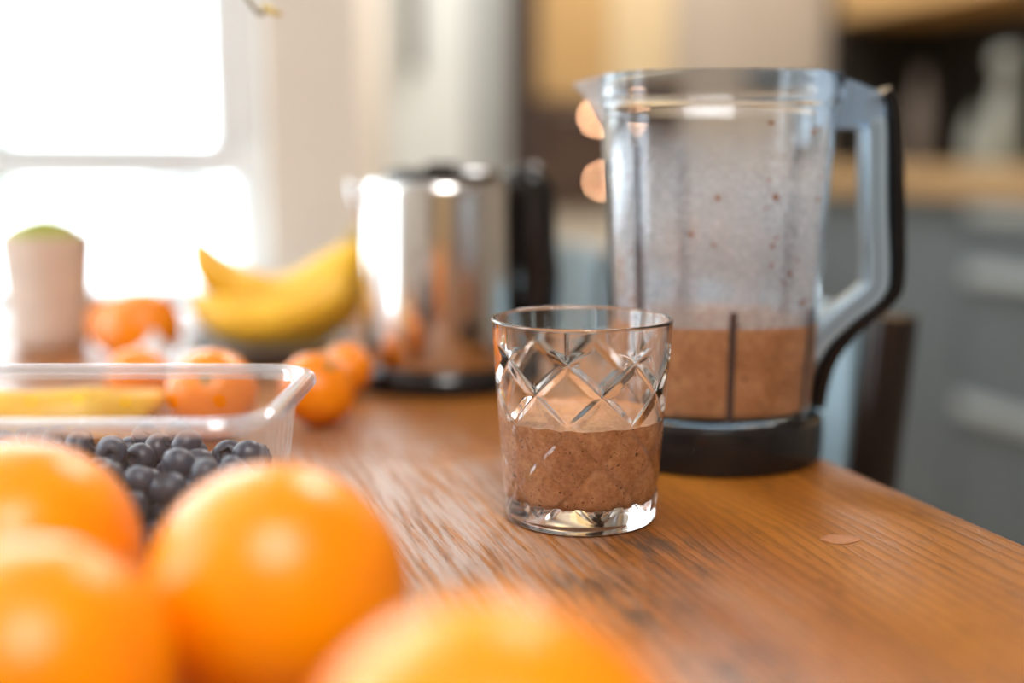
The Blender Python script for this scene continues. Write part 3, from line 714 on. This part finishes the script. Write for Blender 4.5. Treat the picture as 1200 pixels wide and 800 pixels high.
# ================================================================== BLUEBERRY PUNNET
PX0, PX1, PY0, PY1, PH = -.275, -.0865, .4040, .5170, .0690
punnet = empty('berry_punnet', ((PX0 + PX1) / 2, (PY0 + PY1) / 2, TOP + .0003))
tag(punnet, 'clear plastic punnet of blueberries with rolled rim', 'punnet')
LX, LY = (PX1 - PX0) / 2 - .0045, (PY1 - PY0) / 2 - .0045      # wall at the rim
def rr_loop(lx, ly, rc, z, step=.002, cor=.0):
    """rounded rectangle, the same point count for every size: straight parts sampled by count"""
    nx, ny, nc = 84, 44, 14; pts = []
    sx, sy = lx - rc, ly - rc
    def seg(p, q, n):
        for i in range(n): pts.append((p[0] + (q[0] - p[0]) * i / n, p[1] + (q[1] - p[1]) * i / n))
    def arc(cx, cy, a0):
        for i in range(nc): pts.append((cx + rc * cos(a0 + pi / 2 * i / nc), cy + rc * sin(a0 + pi / 2 * i / nc)))
    seg((-sx, -ly), (sx, -ly), nx); arc(sx, -sy, -pi / 2); seg((lx, -sy), (lx, sy), ny); arc(sx, sy, 0)
    seg((sx, ly), (-sx, ly), nx); arc(-sx, sy, pi / 2); seg((-lx, sy), (-lx, -sy), ny); arc(-sx, -sy, pi)
    out = []
    for i, (x, y) in enumerate(pts):
        d = 0.0
        if cor:
            side = nx + nc <= i < nx + nc + ny or 2 * nx + 3 * nc + ny <= i < 2 * nx + 3 * nc + 2 * ny
            j = i
            if side: d = cor * (1 if (j % 7) < 2 else 0)
            elif (i < nx and (i < 6 or i > nx - 8)): d = cor * (1 if (j % 5) < 2 else 0)
            L_ = sqrt(x * x + y * y); x += d * x / L_; y += d * y / L_
        out.append((x, y, z))
    return out
NP = 2 * (84 + 44) + 4 * 14
hs = [.0012 + (PH - .006 - .0012) * i / 32 for i in range(33)]
vs, fs = [], []
for i, z in enumerate(hs):
    t = i / 32; ins = .0075 * (1 - t) ** 1.0
    vs += rr_loop(LX - ins, LY - ins, .017 - .003 * (1 - t), z, cor=.0009 if 2 < i < 29 else 0)
holes = set(); rings = []
def hole(c0, r0):
    for a in range(4):
        for b in range(4): holes.add((r0 + b, c0 + a))
    bd = [(r0, c0 + a) for a in range(4)] + [(r0 + b, c0 + 4) for b in range(4)] + [(r0 + 4, c0 + 4 - a) for a in range(4)] + [(r0 + 4 - b, c0) for b in range(4)]
    rings.append([r * NP + c for r, c in bd])
BK = 84 + 44 + 28          # first column of the back wall (runs from +x to -x)
for c in range(9, 76, 12): hole(BK + c, 25)
for i in range(32):
    for k in range(NP):
        if (i, k) in holes: continue
        k2 = (k + 1) % NP; fs.append((i * NP + k, i * NP + k2, (i + 1) * NP + k2, (i + 1) * NP + k))
for bd in rings:
    c = sum((Vector(vs[j]) for j in bd), Vector()) / 16; new = []
    for j in bd:
        d = Vector(vs[j]) - c; new.append(len(vs)); vs.append(tuple(c + d.normalized() * .0030))
    for a in range(16): fs.append((bd[a], bd[(a + 1) % 16], new[(a + 1) % 16], new[a]))
fs.append(tuple(range(NP - 1, -1, -1)))
link('tray', fix(mesh(vs, fs)), M['punnet'], punnet, smooth=True, angle=40)
prof = [(0, PH - .0062), (.0008, PH - .0030), (.0016, PH - .0008), (.0032, PH), (.0062, PH - .0002), (.0078, PH - .0016), (.0082, PH - .0034), (.0081, PH - .0050), (.0071, PH - .0051), (.0072, PH - .0034), (.0066, PH - .0022), (.0055, PH - .0014), (.0036, PH - .0012), (.0024, PH - .0018), (.0016, PH - .0036), (.0009, PH - .0064)]
link('rim', loft([rr_loop(LX + d, LY + d, .017 + d, z) for d, z in prof], closed=True), M['punnet_rim'], punnet, smooth=True, angle=60)

# blueberries: dropped one after another, each resting on those below
def berry_mesh(name, seed):
    b = bmesh.new(); bmesh.ops.create_uvsphere(b, u_segments=20, v_segments=12, radius=1)
    for v in b.verts:
        d = v.co.normalized(); k = 1 + .03 * noise.noise(d * 1.5 + Vector((seed, 0, 0)))
        z = d.z * .86
        if d.z > .86: z -= .28 * (d.z - .86) / .14
        v.co = Vector((d.x * k, d.y * k, z * k))
    me = bpy.data.meshes.new(name); b.to_mesh(me); b.free(); me.shade_smooth(); me.materials.append(M['berry']); return me
def crown_mesh():
    vs, fs = [], []; n = 10
    for k in range(n):
        a = 2 * pi * k / n; r1 = .46 if k % 2 == 0 else .34; z1 = .86 if k % 2 == 0 else .78
        vs += [(.27 * cos(a), .27 * sin(a), .66), (r1 * cos(a), r1 * sin(a), z1), (r1 * 1.12 * cos(a), r1 * 1.12 * sin(a), z1 - .10)]
    for k in range(n):
        j = (k + 1) % n
        fs += [(3 * k, 3 * j, 3 * j + 1, 3 * k + 1), (3 * k + 1, 3 * j + 1, 3 * j + 2, 3 * k + 2)]
    me = mesh(vs, fs); me.materials.append(M['crown']); return me
random.seed(11)
BM = [berry_mesh('blueberry', s) for s in (1, 4, 9)]; CM = crown_mesh()
pc = punnet.location
done = []
def floor_ok(x, y, r):
    return True
def rest(x, y, r):
    z = r + .0014
    for (a, b, c, q) in done:
        d2 = (a - x) ** 2 + (b - y) ** 2; s = r + q
        if d2 < s * s: z = max(z, c + sqrt(s * s - d2))
    return z
for i in range(300):
    r = random.uniform(.0060, .0074); best = None
    for _ in range(70):
        x = random.uniform(-LX + .0085 + r, LX - .0080 - r); y = random.uniform(-LY + .0080 + r, LY - .0080 - r)
        z = rest(x, y, r) + .006 * max(0, x / LX) - .002 * noise.noise(Vector((x * 40, y * 40, 3)))
        if best is None or z < best[0]: best = (z, x, y)
    z, x, y = best; z = rest(x, y, r)
    if z + r > .0505: continue
    done.append((x, y, z, r))
for i, (x, y, z, r) in enumerate(done):
    o = bpy.data.objects.new('blueberry', BM[i % 3]); COL.objects.link(o)
    o.location = (pc.x + x, pc.y + y, pc.z + z); o.scale = (r, r, r)
    o.rotation_euler = (random.uniform(-1.6, 1.6), random.uniform(-1.6, 1.6), random.uniform(0, 6.28))
    lay = 'on the floor of the punnet' if z - r < .003 else ('on top of the heap in the punnet' if z + r > .043 else 'in the middle of the heap in the punnet')
    sid = 'against the front wall, ' if y - r < -LY + .0125 else ('against the back wall, ' if y + r > LY - .0125 else ('near the right end wall, ' if x > LX - .045 else ''))
    tag(o, 'dark blueberry ' + sid + lay, 'blueberry', 'blueberries in the punnet')
    c = bpy.data.objects.new('crown', CM); COL.objects.link(c); c.parent = o

# ================================================================== PLATE, BANANAS, BULBS
BX, BY = -.190, .925
tag(link('dark_plate', lathe([(0, .0008), (.036, .0008), (.040, .003), (.058, .0125), (.068, .0185), (.0690, .0205), (.0675, .0212), (.056, .0155), (.038, .0062), (0, .0055)], 80), M['plate'], None, (BX, BY, TOP), smooth=True, angle=45),
    'dark slate-grey dish with raised rim under the bananas', 'dish')
bun = empty('banana_bunch', (BX, BY, TOP + .0055)); tag(bun, 'bunch of ripe yellow bananas lying on the dark dish', 'bananas')
def banana(pts, r, parent):
    p = smooth_path(pts, 8); n = len(p); rad = []
    for i in range(n):
        t = i / (n - 1)
        k = min(1, .42 + 2.6 * t) if t < .25 else (1 if t < .66 else max(.20, 1 - ((t - .66) / .34) ** 1.5 * .80))
        rad.append(r * k)
    m_ = 10; loops = []
    prev = None
    for i, q in enumerate(p):
        t = (p[min(i + 1, n - 1)] - p[max(i - 1, 0)]).normalized()
        a = t.cross(Vector((0, 0, 1))).normalized() if prev is None else (prev - t * prev.dot(t)).normalized()
        prev = a; b = t.cross(a)
        loops.append([q + (a * cos(2 * pi * k / m_) + b * sin(2 * pi * k / m_)) * rad[i] * (1.04 if k % 2 == 0 else .97) for k in range(m_)])
    o = link('banana', loft(loops), M['banana'], parent, smooth=True)
    d = (p[-1] - p[-4]).normalized()
    link('tip', tube([p[-1] - d * .001, p[-1] + d * .004, p[-1] + d * .007], [rad[-1] * 1.02, rad[-1] * .95, rad[-1] * .7], 10), M['banana_tip'], o, smooth=True, angle=50)
    return o
cr = Vector((.069, .006, .086))
banana([cr, (.058, .004, .073), (.034, .006, .055), (.004, .012, .0445), (-.026, .014, .0520), (-.044, .012, .0650), (-.0525, .010, .0790), (-.0560, .009, .0900)], .0165, bun)
banana([cr, (.062, -.012, .066), (.044, -.026, .046), (.012, -.032, .0330), (-.020, -.028, .0330), (-.043, -.020, .0400), (-.054, -.014, .0460)], .0175, bun)
banana([cr, (.066, .012, .064), (.055, .004, .040), (.030, -.004, .0220), (.000, -.008, .0195), (-.030, -.010, .0240), (-.046, -.012, .0270)], .0165, bun)
link('bunch_stem', tube([cr + Vector((-.004, 0, -.010)), cr + Vector((.001, 0, .002)), cr + Vector((.006, .001, .014))], [.0125, .0105, .0075], 12), M['banana_stem'], bun, smooth=True, angle=60)
# loose banana behind the punnet
lb = empty('loose_banana', (-.262, .640, TOP)); tag(lb, 'single banana lying on the table behind the punnet, seen through its clear wall', 'banana')
banana([(-.080, .020, .030), (-.055, .010, .020), (-.020, -.004, .0176), (.018, -.002, .0176), (.045, .014, .0190), (.062, .034, .0230)], .0170, lb)
def bulb(x, y, r, label):
    o = link('garlic_bulb', lathe([(0, .0003), (r * .45, .0003), (r * .85, r * .35), (r, r * .85), (r * .86, r * 1.3), (r * .5, r * 1.62), (r * .22, r * 1.85), (r * .12, r * 2.2), (0, r * 2.22)], 28), M['bulb'], None, (x, y, TOP), smooth=True)
    for k, v in enumerate(o.data.vertices):
        a = math.atan2(v.co.y, v.co.x); f = 1 + .05 * cos(7 * a); v.co.x *= f; v.co.y *= f
    return tag(o, label, 'bulb', 'pale bulbs by the dish')
bulb(-.2310, .838, .0150, 'pale grey bulb nearer the mandarins, left of the dark dish')
bulb(-.2620, .8640, .0155, 'pale grey bulb touching the left rim of the dark dish')

# ================================================================== PLANT POT
pot = empty('potted_moss', (-.392, 1.005, TOP)); tag(pot, 'beige clay pot with green moss before the window', 'potted plant'); pot.scale = (1.12, 1.12, 1.0)
link('pot', lathe([(0, .0005), (.0250, .0005), (.0268, .002), (.0285, .018), (.0318, .055), (.0345, .090), (.0352, .0945), (.0340, .0955), (.0325, .0945), (.0318, .088), (0, .086)], 56), M['pot'], pot, smooth=True, angle=45)
link('soil', lathe([(0, .092), (.018, .0912), (.0316, .0885), (.0316, .0868), (0, .0868)], 32), M['soil'], pot, smooth=True)
b = bmesh.new()
random.seed(5)
for i in range(420):
    a = random.uniform(0, 2 * pi); q = sqrt(random.random()) * .0300
    z = .0900 + .0165 * (1 - (q / .031) ** 2); l = random.uniform(.003, .0065); an = random.uniform(0, 6.28); tl = random.uniform(.1, .8)
    p = Vector((q * cos(a), q * sin(a), z)); dr = Vector((sin(tl) * cos(an), sin(tl) * sin(an), cos(tl))); sd = dr.cross(Vector((cos(an + 1), sin(an + 1), .2))).normalized() * .0016
    v3 = [b.verts.new(p - sd), b.verts.new(p + dr * l * .5 + sd * 1.2), b.verts.new(p + dr * l), b.verts.new(p + dr * l * .5 - sd * 1.2)]
    b.faces.new(v3)
me = bpy.data.meshes.new('moss'); b.to_mesh(me); b.free()
tag(link('moss_tufts', me, M['moss'], pot), kind='stuff')
link('moss_cushion', lathe([(0, .1075), (.012, .1060), (.022, .1015), (.0290, .0940), (.0315, .0880), (0, .0880)], 40), M['moss'], pot, smooth=True)

# ================================================================== TWIG HANGING INTO THE TOP EDGE
tw = empty('hanging_twig', (-.25, .65, CEIL)); tag(tw, 'thin dry twig with a yellowish tip hanging in from above, before the window', 'twig')
tp = smooth_path([(0, 0, -.005), (-.01, .0, -.60), (.0, 0, -1.10), (.055, 0, -1.41), (.1097, 0, -1.5075), (.1195, 0, -1.5130)], 8)
link('stem', tube(tp, [.0020 - .0010 * i / (len(tp) - 1) for i in range(len(tp))], 8), M['twig'], tw, smooth=True)
link('bud', tube([(.1180, 0, -1.5120), (.1215, 0, -1.5142), (.1255, 0, -1.5160), (.1290, 0, -1.5168)], [.0010, .0021, .0018, .0004], 10), M['bud'], tw, smooth=True)

for o in list(bpy.data.objects):
    for k in ('_v', '_u', '_z'):
        if k in o: del o[k]
